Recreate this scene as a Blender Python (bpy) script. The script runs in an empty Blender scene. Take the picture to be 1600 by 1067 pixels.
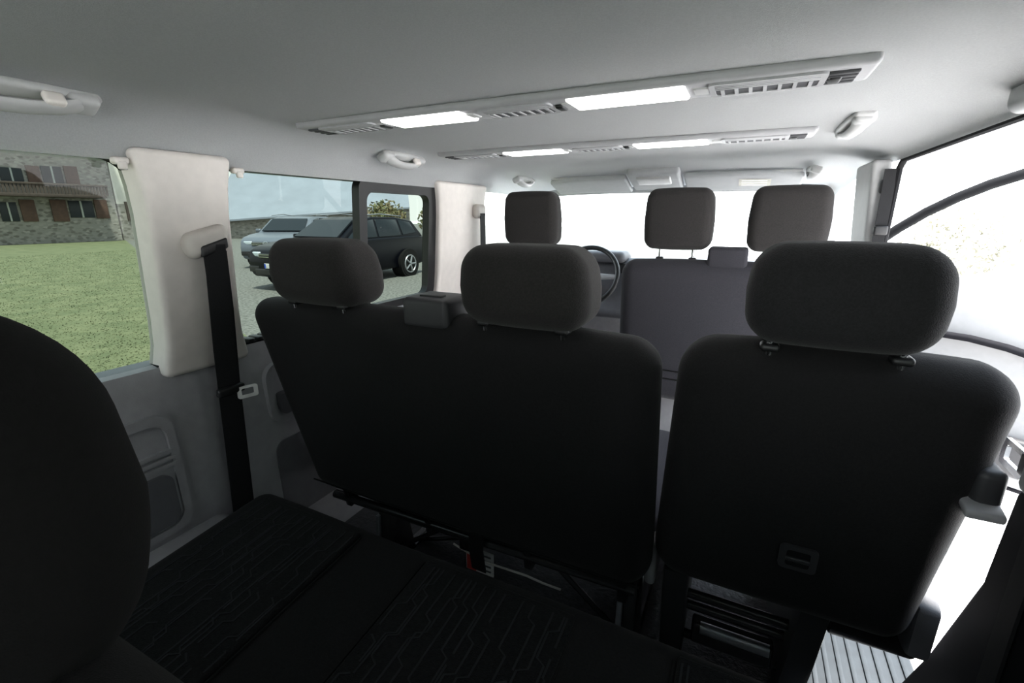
import bpy, bmesh, math, random
from mathutils import Vector, Matrix
random.seed(7)
scene = bpy.context.scene
COL = scene.collection
PI = math.pi
scene.view_settings.view_transform = 'Standard'
scene.view_settings.look = 'None'

# ---------------------------------------------------------------- camera
CAM = Vector((0.44, 0.0, 1.15))
FPX = 725.0
YAW, PIT = math.radians(26.2), math.radians(15.2)
Fv = Vector((-math.sin(YAW)*math.cos(PIT), math.cos(YAW)*math.cos(PIT), -math.sin(PIT)))
Rv = Vector((math.cos(YAW), math.sin(YAW), 0))
Uv = Rv.cross(Fv)
cd = bpy.data.cameras.new('camera'); cam = bpy.data.objects.new('camera', cd); COL.objects.link(cam)
cd.sensor_width = 36; cd.lens = FPX/1600*36; cd.clip_start = 0.02; cd.clip_end = 500
m3 = Matrix((Rv, Uv, -Fv)).transposed()
cam.matrix_world = Matrix.Translation(CAM) @ m3.to_4x4()
scene.camera = cam

def at(u, v, x=None, y=None, z=None):
    """survey helper: where the sight line of a photo point meets a real plane of the place"""
    d = Fv + Rv*((u-800)/FPX) + Uv*((533.5-v)/FPX)
    if x is not None: t = (x-CAM.x)/d.x
    elif y is not None: t = (y-CAM.y)/d.y
    else: t = (z-CAM.z)/d.z
    return CAM + d*t

# ---------------------------------------------------------------- materials
def mat(name, col, rough=.6, metal=0, var=.12, scale=30, bump=0, bscale=200, sheen=0, emit=0, coat=0, spec=.5, col2=None, detail=4):
    m = bpy.data.materials.new(name); m.use_nodes = True
    nt = m.node_tree; b = nt.nodes['Principled BSDF']
    b.inputs['Roughness'].default_value = rough
    b.inputs['Metallic'].default_value = metal
    b.inputs['Specular IOR Level'].default_value = spec
    if sheen:
        b.inputs['Sheen Weight'].default_value = sheen
        b.inputs['Sheen Roughness'].default_value = .5
    if coat: b.inputs['Coat Weight'].default_value = coat
    tc = nt.nodes.new('ShaderNodeTexCoord')
    n = nt.nodes.new('ShaderNodeTexNoise'); n.inputs['Scale'].default_value = scale; n.inputs['Detail'].default_value = detail
    nt.links.new(tc.outputs['Object'], n.inputs['Vector'])
    r = nt.nodes.new('ShaderNodeValToRGB')
    c2 = col2 or tuple(min(1, c*(1+var)) for c in col)
    c1 = col if col2 else tuple(c*(1-var) for c in col)
    r.color_ramp.elements[0].color = (*c1, 1); r.color_ramp.elements[1].color = (*c2, 1)
    r.color_ramp.elements[0].position = .35; r.color_ramp.elements[1].position = .65
    nt.links.new(n.outputs['Fac'], r.inputs['Fac']); nt.links.new(r.outputs['Color'], b.inputs['Base Color'])
    if emit:
        b.inputs['Emission Color'].default_value = (*col, 1); b.inputs['Emission Strength'].default_value = emit
    if bump:
        n2 = nt.nodes.new('ShaderNodeTexNoise'); n2.inputs['Scale'].default_value = bscale; n2.inputs['Detail'].default_value = 2
        nt.links.new(tc.outputs['Object'], n2.inputs['Vector'])
        bp = nt.nodes.new('ShaderNodeBump'); bp.inputs['Strength'].default_value = bump; bp.inputs['Distance'].default_value = .01
        nt.links.new(n2.outputs['Fac'], bp.inputs['Height']); nt.links.new(bp.outputs['Normal'], b.inputs['Normal'])
    return m

def glass(name, tint, refl=.05):
    m = bpy.data.materials.new(name); m.use_nodes = True
    nt = m.node_tree; nt.nodes.remove(nt.nodes['Principled BSDF'])
    out = nt.nodes['Material Output']
    t = nt.nodes.new('ShaderNodeBsdfTransparent'); t.inputs['Color'].default_value = (*tint, 1)
    g = nt.nodes.new('ShaderNodeBsdfGlossy'); g.inputs['Roughness'].default_value = .02
    mx = nt.nodes.new('ShaderNodeMixShader'); mx.inputs['Fac'].default_value = refl
    nt.links.new(t.outputs[0], mx.inputs[1]); nt.links.new(g.outputs[0], mx.inputs[2]); nt.links.new(mx.outputs[0], out.inputs['Surface'])
    return m

def stone_mat(name, c1, c2, mortar, scale):
    m = bpy.data.materials.new(name); m.use_nodes = True
    nt = m.node_tree; b = nt.nodes['Principled BSDF']; b.inputs['Roughness'].default_value = .9
    tc = nt.nodes.new('ShaderNodeTexCoord')
    v = nt.nodes.new('ShaderNodeTexVoronoi'); v.inputs['Scale'].default_value = scale
    mp = nt.nodes.new('ShaderNodeMapping'); mp.inputs['Scale'].default_value = (1, 1, 1.8)
    nt.links.new(tc.outputs['Object'], mp.inputs['Vector']); nt.links.new(mp.outputs[0], v.inputs['Vector'])
    r = nt.nodes.new('ShaderNodeValToRGB'); r.color_ramp.elements[0].color = (*c1, 1); r.color_ramp.elements[1].color = (*c2, 1)
    sp = nt.nodes.new('ShaderNodeSeparateColor'); nt.links.new(v.outputs['Color'], sp.inputs[0]); nt.links.new(sp.outputs[0], r.inputs['Fac'])
    r2 = nt.nodes.new('ShaderNodeValToRGB'); r2.color_ramp.elements[0].position = .45; r2.color_ramp.elements[1].position = .7
    nt.links.new(v.outputs['Distance'], r2.inputs['Fac'])
    mx = nt.nodes.new('ShaderNodeMix'); mx.data_type = 'RGBA'
    nt.links.new(r2.outputs['Color'], mx.inputs[0]); nt.links.new(r.outputs['Color'], mx.inputs[6]); mx.inputs[7].default_value = (*mortar, 1)
    nt.links.new(mx.outputs[2], b.inputs['Base Color'])
    return m

M = dict(
    headliner=mat('headliner_fabric', (.65, .662, .668), .95, var=.04, scale=300, bump=.15, bscale=600),
    header=mat('header_trim', (.40, .41, .42), .8, var=.03),
    light_trim=mat('light_pillar_plastic', (.72, .67, .63), .55, var=.03, bump=.05, bscale=500),
    grey_trim=mat('grey_pillar_plastic', (.42, .42, .425), .55, var=.03, bump=.05, bscale=500),
    anchor=mat('belt_anchor_plastic', (.56, .52, .48), .5, var=.03),
    handle=mat('handle_plastic', (.44, .44, .44), .5, var=.03),
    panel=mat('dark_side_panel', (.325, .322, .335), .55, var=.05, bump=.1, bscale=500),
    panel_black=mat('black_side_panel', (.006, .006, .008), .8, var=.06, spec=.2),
    pocket=mat('pocket_plastic', (.11, .11, .12), .55, var=.06, bump=.1, bscale=500),
    dark=mat('dark_plastic', (.03, .03, .033), .5, var=.06),
    matt_dark=mat('matt_dark_plastic', (.012, .012, .014), .95, var=.06, spec=.03),
    black=mat('black_plastic', (.010, .010, .011), .45),
    seal=mat('rubber_seal', (.008, .008, .009), .8, spec=.15),
    fabric=mat('seat_fabric_lit', (.0265, .0245, .0240), .95, var=.14, scale=260, bump=.22, bscale=520, sheen=.08, spec=.15),  # paler copy: left window light on the headrests put into the colour
    fabric_shaded=mat('seat_fabric_shaded', (.0205, .0198, .0212), .95, var=.14, scale=260, bump=.22, bscale=520, sheen=.08, spec=.15),  # darker copy of the seat fabric, shade put into the colour
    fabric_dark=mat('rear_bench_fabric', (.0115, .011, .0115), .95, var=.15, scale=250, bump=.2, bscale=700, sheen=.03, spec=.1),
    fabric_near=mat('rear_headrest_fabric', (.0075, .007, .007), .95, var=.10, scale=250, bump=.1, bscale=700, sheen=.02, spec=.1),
    fabric_back_shaded=mat('seat_back_shaded', (.0110, .0104, .0110), .85, var=.14, scale=220, bump=.16, bscale=500, sheen=.05, spec=.2),  # seat fabric again, with the shade on the backs put into its colour
    fabric_doorlit=mat('seat_fabric_doorlit', (.032, .031, .037), .9, var=.1, scale=250, bump=.15, bscale=500, sheen=.08, spec=.2),  # paler bluish copy: open doorway light put into the colour
    insert=mat('seat_insert_fabric', (.0098, .0098, .0103), .95, var=.25, scale=160, bump=.3, bscale=420, sheen=.03, spec=.1),
    stitch=mat('insert_stitching', (.0215, .0228, .025), .9, spec=.2),
    seam=mat('seam_piping', (.005, .005, .005), .8, spec=.2),
    metal_black=mat('black_painted_steel', (.045, .045, .046), .25, metal=.5),
    chrome=mat('chrome', (.75, .76, .78), .18, metal=1, var=.03),
    belt=mat('belt_webbing', (.008, .008, .009), .75, var=.3, scale=400, spec=.3),
    console=mat('console_plastic', (.34, .34, .35), .5, var=.03),
    console_dark=mat('vent_cavity', (.04, .04, .045), .6),
    lamp=mat('lit_lamp_cover', (1, .99, .97), .4, var=.0, emit=5.0),
    rubber=mat('rubber_floor', (.055, .056, .06), .6, var=.2, scale=60, bump=.6, bscale=90),
    step=mat('ribbed_step_plastic', (.017, .021, .025), .5),
    glass_tint=glass('tinted_glass', (.17, .195, .175), .012),
    glass_clear=glass('clear_glass', (.88, .93, .92), .02),
    glass_rear=glass('rear_glass', (.85, .88, .86), .02),
    grass=mat('grass', (.080, .098, .044), .95, scale=2.0, col2=(.130, .143, .072), detail=14),
    blade=mat('grass_blade', (.083, .102, .047), .9, scale=1.5, col2=(.145, .157, .083), detail=8),
    gravel=mat('gravel', (.55, .54, .54), .95, scale=40, col2=(.85, .84, .84), detail=10, bump=.6, bscale=60),
    gravel_dark=mat('parking_gravel', (.06, .063, .055), .95, scale=18, col2=(.17, .17, .16), detail=12),
    stone=stone_mat('stone_wall', (.14, .13, .115), (.33, .312, .285), (.25, .24, .22), 4.5),
    plaster=mat('plaster', (.72, .68, .62), .9, var=.08, scale=1),
    wood_red=mat('shutter_wood', (.090, .049, .036), .7, var=.2, scale=6),
    wood_dark=mat('balcony_wood', (.055, .040, .033), .8, var=.2, scale=5),
    roof_blue=mat('metal_roof', (.195, .22, .265), .6, var=.06, scale=.8),
    roof_slate=mat('slate_roof', (.12, .12, .13), .8),
    pane=mat('window_pane', (.03, .035, .04), .3, spec=.2),
    curtain=mat('curtain_white', (.4, .42, .4), .9),
    car_black=mat('black_car_paint', (.003, .0035, .006), .3, coat=0, var=.05, spec=.12),
    car_silver=mat('silver_car_paint', (.13, .147, .18), .4, metal=.3, coat=.1, var=.03),
    car_glass=mat('car_window_glass', (.012, .016, .020), .15, spec=.25),
    tyre=mat('tyre_rubber', (.006, .006, .006), .85, spec=.2),
    rim=mat('alloy_rim', (.30, .31, .33), .4, metal=.7),
    headlight=mat('headlamp_lens', (.45, .5, .55), .2),
    taillight=mat('tail_lamp', (.35, .02, .02), .2),
    plate=mat('plate_white', (.6, .6, .58), .5),
    plate_blue=mat('plate_blue', (.03, .08, .45), .5),
    label_red=mat('label_red', (.6, .05, .04), .5),
    label_white=mat('label_white', (.85, .84, .82), .5),
    label_yellow=mat('label_yellow', (.50, .49, .42), .5),
    label_ink=mat('label_ink', (.10, .10, .10), .5),
    leaf_brown=mat('brown_leaf', (.14, .10, .05), .8, scale=2, col2=(.09, .115, .04)),
    leaf_glare=mat('glare_leaf', (.34, .32, .26), .9, scale=2, col2=(.44, .40, .33), spec=.1),  # overexposure beyond the door put into the leaf colour
    bark=mat('bark', (.12, .09, .07), .9),
    bark_glare=mat('glare_bark', (.5, .48, .42), .9),  # bark bleached likewise, glare put into the colour
    paint_white=mat('white_body_paint', (.75, .76, .78), .3, var=.02, coat=.5),
    door_panel=mat('door_inner_panel', (.24, .243, .25), .6, var=.03, spec=.2),  # light grey includes the veil of glare over the door
)

# ---------------------------------------------------------------- object helpers
ORIG = {}
def _set(o, label, cat, group, kind):
    if label: o['label'] = label
    if cat: o['category'] = cat
    if group: o['group'] = group
    if kind: o['kind'] = kind
def thing(name, label, cat, loc=(0, 0, 0), rz=0, group=None, kind=None, local=False):
    o = bpy.data.objects.new(name, None); COL.objects.link(o)
    o.location = loc; o.rotation_euler = (0, 0, rz); o.empty_display_size = .05
    ORIG[o.name] = Vector((0, 0, 0)) if local else Vector(loc)
    _set(o, label, cat, group, kind)
    return o
def ob(name, bm, m, parent=None, label=None, cat=None, group=None, kind=None, ang=38):
    bmesh.ops.recalc_face_normals(bm, faces=bm.faces[:])
    me = bpy.data.meshes.new(name); bm.to_mesh(me); bm.free()
    me.materials.append(M[m] if isinstance(m, str) else m)
    me.shade_smooth(); me.set_sharp_from_angle(angle=math.radians(ang))
    o = bpy.data.objects.new(name, me); COL.objects.link(o)
    if parent is not None:
        off = ORIG[parent.name]; me.transform(Matrix.Translation(-off)); o.parent = parent
    else:
        xs = [v.co.x for v in me.vertices]; ys = [v.co.y for v in me.vertices]; zs = [v.co.z for v in me.vertices]
        off = Vector(((min(xs)+max(xs))/2, (min(ys)+max(ys))/2, min(zs)))
        me.transform(Matrix.Translation(-off)); o.location = off
    ORIG[o.name] = off
    _set(o, label, cat, group, kind)
    return o

# ---------------------------------------------------------------- shape helpers
def NB(): return bmesh.new()
def _samples(h, r, k, m):
    inn = max(h-r, 1e-5)
    c = [inn + r*math.tan(PI/4*i/k) for i in range(k+1)]
    mid = [-inn + 2*inn*i/m for i in range(1, m)]
    return [-x for x in reversed(c)] + mid + c
def rbox(bm, c, h, r, k=3, m=4, f=None):
    r = min(r, min(h)*.999)
    c = Vector(c); S = [_samples(h[i], r, k, m) for i in range(3)]
    n = len(S[0]); inn = [max(h[i]-r, 1e-5) for i in range(3)]
    cache = {}
    def V(i, j, l):
        key = (i, j, l)
        if key not in cache:
            p = Vector((S[0][i], S[1][j], S[2][l]))
            q = Vector([max(-inn[a], min(inn[a], p[a])) for a in range(3)])
            d = p-q
            if d.length > 1e-9: p = q + d.normalized()*r
            if f: p = f(p)
            cache[key] = bm.verts.new(p+c)
        return cache[key]
    for e in (0, n-1):
        for i in range(n-1):
            for j in range(n-1):
                bm.faces.new((V(i, j, e), V(i+1, j, e), V(i+1, j+1, e), V(i, j+1, e)))
                bm.faces.new((V(i, e, j), V(i+1, e, j), V(i+1, e, j+1), V(i, e, j+1)))
                bm.faces.new((V(e, i, j), V(e, i+1, j), V(e, i+1, j+1), V(e, i, j+1)))
    return bm
def prism(bm, poly, axis, a, b, bev=0, seg=2, f=None):
    def mp(p, t):
        v = {'x': (t, p[0], p[1]), 'y': (p[0], t, p[1]), 'z': (p[0], p[1], t)}[axis]
        return Vector(v)
    A = [bm.verts.new(mp(p, a)) for p in poly]; B = [bm.verts.new(mp(p, b)) for p in poly]
    fs = [bm.faces.new(A), bm.faces.new(list(reversed(B)))]
    n = len(poly)
    for i in range(n): fs.append(bm.faces.new((A[i], B[i], B[(i+1) % n], A[(i+1) % n])))
    if bev:
        es = list({e for fc in fs for e in fc.edges})
        bmesh.ops.recalc_face_normals(bm, faces=fs)
        bmesh.ops.bevel(bm, geom=es, offset=bev, segments=seg, affect='EDGES', profile=.5, clamp_overlap=True)
    if f:
        for v in bm.verts: v.co = f(v.co)
    return bm
def box(bm, x0, x1, y0, y1, z0, z1, bev=0, seg=2):
    return prism(bm, [(x0, y0), (x1, y0), (x1, y1), (x0, y1)], 'z', z0, z1, bev, seg)
def tube(bm, pts, r, n=10, closed=False, flat=None):
    pts = [Vector(p) for p in pts]; N = len(pts)
    rad = r if isinstance(r, (list, tuple)) else [r]*N
    T = []
    for i in range(N):
        if closed: t = pts[(i+1) % N]-pts[i-1]
        else: t = pts[min(i+1, N-1)]-pts[max(i-1, 0)]
        T.append(t.normalized())
    up = Vector((0, 0, 1)) if abs(T[0].z) < .9 else Vector((1, 0, 0))
    u = T[0].cross(up).normalized(); rings = []
    for i in range(N):
        if i: u = (u - T[i]*u.dot(T[i])).normalized()
        w = T[i].cross(u)
        fa = flat or (1, 1)
        rings.append([bm.verts.new(pts[i] + u*math.cos(2*PI*k/n)*rad[i]*fa[0] + w*math.sin(2*PI*k/n)*rad[i]*fa[1]) for k in range(n)])
    for i in range(N if closed else N-1):
        a, b = rings[i], rings[(i+1) % N]
        for k in range(n): bm.faces.new((a[k], a[(k+1) % n], b[(k+1) % n], b[k]))
    if not closed:
        bm.faces.new(rings[0]); bm.faces.new(list(reversed(rings[-1])))
    return bm
def cyl(bm, p, q, r, r2=None, n=16): return tube(bm, [p, q], [r, r if r2 is None else r2], n)
def strap(bm, pts, side, w, t):
    side = Vector(side).normalized()
    pts = [Vector(p) for p in pts]; rings = []
    for i, p in enumerate(pts):
        T = (pts[min(i+1, len(pts)-1)]-pts[max(i-1, 0)]).normalized()
        s = (side - T*side.dot(T)).normalized(); nn = T.cross(s)
        rings.append([bm.verts.new(p + s*a*w/2 + nn*b*t/2) for a, b in ((-1, -1), (1, -1), (1, 1), (-1, 1))])
    for a, b in zip(rings, rings[1:]):
        for k in range(4): bm.faces.new((a[k], a[(k+1) % 4], b[(k+1) % 4], b[k]))
    bm.faces.new(rings[0]); bm.faces.new(list(reversed(rings[-1])))
    return bm
def rrect(a0, a1, b0, b1, r, n=6):
    out = []
    for cx, cy, s in ((a1-r, b1-r, 0), (a0+r, b1-r, 90), (a0+r, b0+r, 180), (a1-r, b0+r, 270)):
        for i in range(n+1):
            t = math.radians(s+90*i/n); out.append((cx+r*math.cos(t), cy+r*math.sin(t)))
    return out
def frame(bm, outer, inner, fn, d0, d1):
    n = len(outer)
    R = [[bm.verts.new(fn(p[0], p[1], d)) for p in P] for P, d in ((outer, d0), (inner, d0), (inner, d1), (outer, d1))]
    for a in range(4):
        A, B = R[a], R[(a+1) % 4]
        for i in range(n): bm.faces.new((A[i], A[(i+1) % n], B[(i+1) % n], B[i]))
    return bm
def sheet(bm, pts): bm.faces.new([bm.verts.new(Vector(p)) for p in pts]); return bm
def plate_fn(bm, poly, fn, d0, d1):
    A = [bm.verts.new(fn(p[0], p[1], d0)) for p in poly]; B = [bm.verts.new(fn(p[0], p[1], d1)) for p in poly]
    n = len(poly); bm.faces.new(A); bm.faces.new(list(reversed(B)))
    for i in range(n): bm.faces.new((A[i], B[i], B[(i+1) % n], A[(i+1) % n]))
    return bm
def sm(t): t = max(0, min(1, t)); return t*t*(3-2*t)

# ================================================================= SETTING: van shell
ST = 'structure'
def wx(z): return -.88 + .08*(z-.77)           # left inner wall plane

bm = NB(); box(bm, -.92, .70, -1.0, 3.3, -.05, 0)
ob('floor', bm, 'rubber', kind=ST, label='dark rubber floor of the van cabin', cat='floor')
bm = NB(); box(bm, .70, .96, -1.0, .95, -.05, 0); box(bm, .70, .96, 2.05, 3.3, -.05, 0)
ob('floor_edge', bm, 'rubber', kind=ST, label='dark floor edge along the right wall', cat='floor')

# door step with ribs
t = thing('door_step', 'pale ribbed entry step inside the open sliding doorway', 'step', (.83, 1.5, -.08), kind=ST)
bm = NB(); box(bm, .68, .98, .95, 2.05, -.08, -.02, .01); ob('tread', bm, 'step', t)
bm = NB()
for i in range(9): box(bm, .70+i*.031, .712+i*.031, .98, 2.02, -.02, -.015, .002)
ob('rib', bm, 'step', t)

# ceiling with rounded cant rails and a falling front edge
prof = []
for i in range(9):
    a = PI/2*i/8; prof.append((-.66-.18*math.cos(a), 1.27+.115*math.sin(a)))
prof += [(-.4, 1.387), (0, 1.388), (.4, 1.387)]
for i in range(9):
    a = PI/2*(1-i/8); prof.append((.66+.2*math.cos(a), 1.325+.06*math.sin(a)))
bm = NB(); rows = []
ys = [-1.0 + i*.2 for i in range(17)] + [2.35+.05*i for i in range(11)]
for y in ys:
    k = max(0, (y-2.35)/.5); drop = .085*k*k
    rows.append([bm.verts.new((x*(1-.06*k*k), y, z - drop*sm((z-1.2)/.15))) for x, z in prof])
for a, b in zip(rows, rows[1:]):
    for i in range(len(prof)-1): bm.faces.new((a[i], a[i+1], b[i+1], b[i]))
bmesh.ops.solidify(bm, geom=bm.faces[:], thickness=-.02)
ob('ceiling', bm, 'headliner', kind=ST, label='grey fabric headliner over the whole cabin', cat='ceiling')
# outer roof skin
bm = NB(); box(bm, -.95, .95, -1.05, 2.9, 1.43, 1.46)
ob('roof', bm, 'paint_white', kind=ST, label='painted roof skin above the headliner', cat='roof')
bm = NB(); box(bm, .865, .96, -1.05, 2.35, 1.335, 1.43, .01)
ob('trim_1', bm, 'header', kind=ST, label='roof rail above the sliding doorway', cat='trim')
bm = NB(); box(bm, -.96, -.85, -1.05, 2.35, 1.275, 1.43, .01)
ob('trim_2', bm, 'header', kind=ST, label='roof rail above the left windows', cat='trim')
bm = NB(); tube(bm, [(.872, .86, 1.328), (.872, 1.5, 1.328), (.872, 2.0, 1.326), (.872, 2.04, 1.30), (.872, 2.045, 1.0), (.872, 2.045, .1)], .010, 8)
ob('trim_3', bm, 'seal', kind=ST, label='black rubber seal round the sliding doorway', cat='trim')

# left wall, lower panel
wp = [(-.83, 0), (-.84, .25), (-.85, .5), (-.865, .68), (-.878, .745), (-.89, .768), (-.96, .775), (-.96, 0)]
bm = NB(); prism(bm, wp, 'y', -1.0, 2.3)
t = ob('wall_left', bm, 'panel', kind=ST, label='dark grey left side panel below the windows', cat='wall')
def wl(y, z, d):      # on the lower panel, d inwards
    return Vector((-.868+.055*max(0, (.75-z))*.8+d, y, z))
bm = NB(); frame(bm, rrect(.34, .61, .33, .66, .05), rrect(.36, .59, .35, .635, .04), wl, 0, .014)
ob('pocket_rim', bm, 'panel', t)
bm = NB(); plate_fn(bm, rrect(.37, .58, .36, .50, .025), wl, 0, .018); ob('storage_pocket', bm, 'pocket', t)
bm = NB()
for k in range(3): plate_fn(bm, rrect(.375, .60, .515+k*.018, .525+k*.018, .004), wl, 0, .016)
ob('ribbing', bm, 'panel', t)
bm = NB(); frame(bm, rrect(.88, 1.22, .50, .70, .05), rrect(.905, 1.195, .525, .68, .04), wl, 0, .02)
ob('pocket_rim', bm, 'panel', t)
bm = NB(); plate_fn(bm, rrect(.91, 1.19, .53, .60, .02), wl, 0, .03); ob('storage_pocket', bm, 'pocket', t)
bm = NB(); plate_fn(bm, rrect(.88, 1.5, .16, .44, .04), wl, 0, .012); ob('lower_cover', bm, 'pocket', t)
bm = NB()
for k in range(4): box(bm, -.935, -.885, .875+k*.03, .895+k*.03, .772, .785, .003)
ob('air_vent', bm, 'black', t)

# wheel arch box by the third row
bm = NB(); rbox(bm, (-.755, -.1, .16), (.105, .80, .16), .04)
ob('trim_4', bm, 'panel', kind=ST, label='grey wheel arch cover along the left wall', cat='trim')

# pillars
def pillar(name, yc, hy, label, sgn=-1, z0=.74, z1=1.30, th=.048, matn='light_trim', flare=.16, shift=0, r=.016):
    zc = (z0+z1)/2; hz = (z1-z0)/2
    def f(p):
        k = 1 + flare*sm((p.z/hz-.55)/.45) + flare*sm((-p.z/hz-.6)/.4)
        x = wx(zc+p.z)-.02
        return Vector((p.x + x if sgn < 0 else p.x - x - shift, p.y*k, p.z))
    b = NB(); rbox(b, (0, yc, zc), (th, hy, hz), r, 3, 8, f)
    return ob(name, b, matn, kind=ST, label=label, cat='pillar')
pillar('trim_5', .737, .100, 'pale pillar trim between the two left windows')
pillar('trim_6', 2.03, .20, 'pale pillar trim ahead of the sliding left window', flare=.1)
pillar('trim_7', -.55, .12, 'pale rear corner pillar trim on the left')
pillar('trim_8', 2.20, .14, 'grey pillar trim between the sliding doorway and front door', sgn=1, z0=.70, z1=1.335, th=.030, flare=.0, matn='grey_trim', shift=.026)
bm = NB(); rbox(bm, (.845, 2.2, .36), (.05, .14, .36), .03)
ob('trim_9', bm, 'panel', kind=ST, label='grey lower pillar trim beside the front bench', cat='trim')

# left windows
def wn(y, z, d): return Vector((wx(z)-d, y, z))
bm = NB(); frame(bm, rrect(-.46, .665, .735, 1.30, .07), rrect(-.43, .64, .752, 1.275, .06), wn, .012, .05)
w1 = ob('window_1', bm, 'seal', kind=ST, label='rear left side window looking on the lawn', cat='window')
bm = NB(); sheet(bm, [wn(p[0], p[1], .04) for p in rrect(-.44, .65, .745, 1.285, .06)]); ob('pane', bm, 'glass_tint', w1)
bm = NB(); frame(bm, rrect(.80, 1.86, .745, 1.30, .06), rrect(.825, 1.815, .772, 1.272, .05), wn, .012, .05)
w2 = ob('window_2', bm, 'seal', kind=ST, label='middle left side window with a sliding front half', cat='window')
bm = NB(); sheet(bm, [wn(p[0], p[1], .045) for p in rrect(.81, 1.40, .76, 1.285, .03)]); ob('pane', bm, 'glass_tint', w2)
bm = NB(); frame(bm, rrect(1.345, 1.83, .77, 1.285, .04), rrect(1.385, 1.775, .80, 1.235, .035), wn, .0, .035)
sf = ob('sliding_frame', bm, 'black', w2)
bm = NB(); sheet(bm, [wn(p[0], p[1], .03) for p in rrect(1.36, 1.80, .785, 1.26, .03)]); ob('pane', bm, 'glass_tint', sf)
bm = NB(); rbox(bm, (wx(.98)+.012, 1.362, .98), (.012, .012, .05), .006); ob('latch', bm, 'black', sf)

# left front door and cab sides
bm = NB(); prism(bm, [(-.80, 0), (-.82, .5), (-.87, .90), (-.95, .92), (-.95, 0)], 'y', 2.3, 3.35)
d1 = ob('door_1', bm, 'panel', kind=ST, label="grey inner panel of the driver's closed door", cat='door')
bm = NB(); sheet(bm, [(-.92, 2.25, .90), (-.92, 3.3, .90), (-.88, 2.85, 1.28), (-.88, 2.25, 1.28)]); ob('pane', bm, 'glass_clear', d1)
bm = NB(); tube(bm, [(-.80, 2.80, 1.32), (-.84, 3.1, 1.16), (-.90, 3.5, .90)], .04, 10, flat=(1, .7))
ob('trim_10', bm, 'header', kind=ST, label='left windscreen pillar trim', cat='trim')
bm = NB(); tube(bm, [(.80, 2.80, 1.32), (.84, 3.1, 1.16), (.90, 3.5, .90)], .04, 10, flat=(1, .7))
ob('trim_11', bm, 'header', kind=ST, label='right windscreen pillar trim', cat='trim')
bm = NB(); rbox(bm, (0, 2.86, 1.295), (.80, .03, .02), .012, 3, 12, lambda p: Vector((p.x, p.y, p.z - .022*(p.x/.8)**4)))
ob('trim_12', bm, 'header', kind=ST, label='header trim above the windscreen', cat='trim')
bm = NB(); sheet(bm, [(-.80, 2.87, 1.285), (.80, 2.87, 1.285), (.88, 3.55, .88), (-.88, 3.55, .88)])
ob('window_3', bm, 'glass_clear', kind=ST, label='windscreen ahead of the front seats', cat='window')
bm = NB(); box(bm, -.92, .92, 3.36, 3.45, 0, .84)
ob('wall_front', bm, 'panel', kind=ST, label='firewall under the windscreen', cat='wall')
bm = NB(); box(bm, -.96, .96, -1.06, -1.0, 0, .80); box(bm, -.96, -.80, -1.06, -1.0, .80, 1.43); box(bm, .80, .96, -1.06, -1.0, .80, 1.43)
wb = ob('wall_back', bm, 'panel', kind=ST, label='tailgate behind the rear bench', cat='wall')
bm = NB(); sheet(bm, [(-.80, -1.03, .80), (.80, -1.03, .80), (.80, -1.03, 1.40), (-.80, -1.03, 1.40)]); ob('pane', bm, 'glass_rear', wb)
# right wall behind the sliding doorway
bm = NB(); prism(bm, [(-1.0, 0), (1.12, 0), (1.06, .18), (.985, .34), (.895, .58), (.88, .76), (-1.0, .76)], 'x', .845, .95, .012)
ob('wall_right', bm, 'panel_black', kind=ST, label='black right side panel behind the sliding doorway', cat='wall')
bm = NB(); prism(bm, [(.60, .76), (.88, .76), (.84, 1.33), (.60, 1.33)], 'x', .84, .95, .012)
prism(bm, [(-1.0, .76), (-.5, .76), (-.5, 1.33), (-1.0, 1.33)], 'x', .84, .95, .012)
ob('trim_13', bm, 'header', kind=ST, label='right rear pillar trim behind the doorway', cat='trim')
bm = NB(); rbox(bm, (.85, 1.03, 1.345), (.030, .16, .026), .02, 3, 3)
ob('trim_14', bm, 'header', kind=ST, label='pale corner trim at the rear top of the sliding doorway', cat='trim')
bm = NB(); sheet(bm, [(.93, -.5, .76), (.93, .6, .76), (.93, .6, 1.34), (.93, -.5, 1.34)])
ob('window_4', bm, 'glass_tint', kind=ST, label='rear right side window', cat='window')

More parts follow.
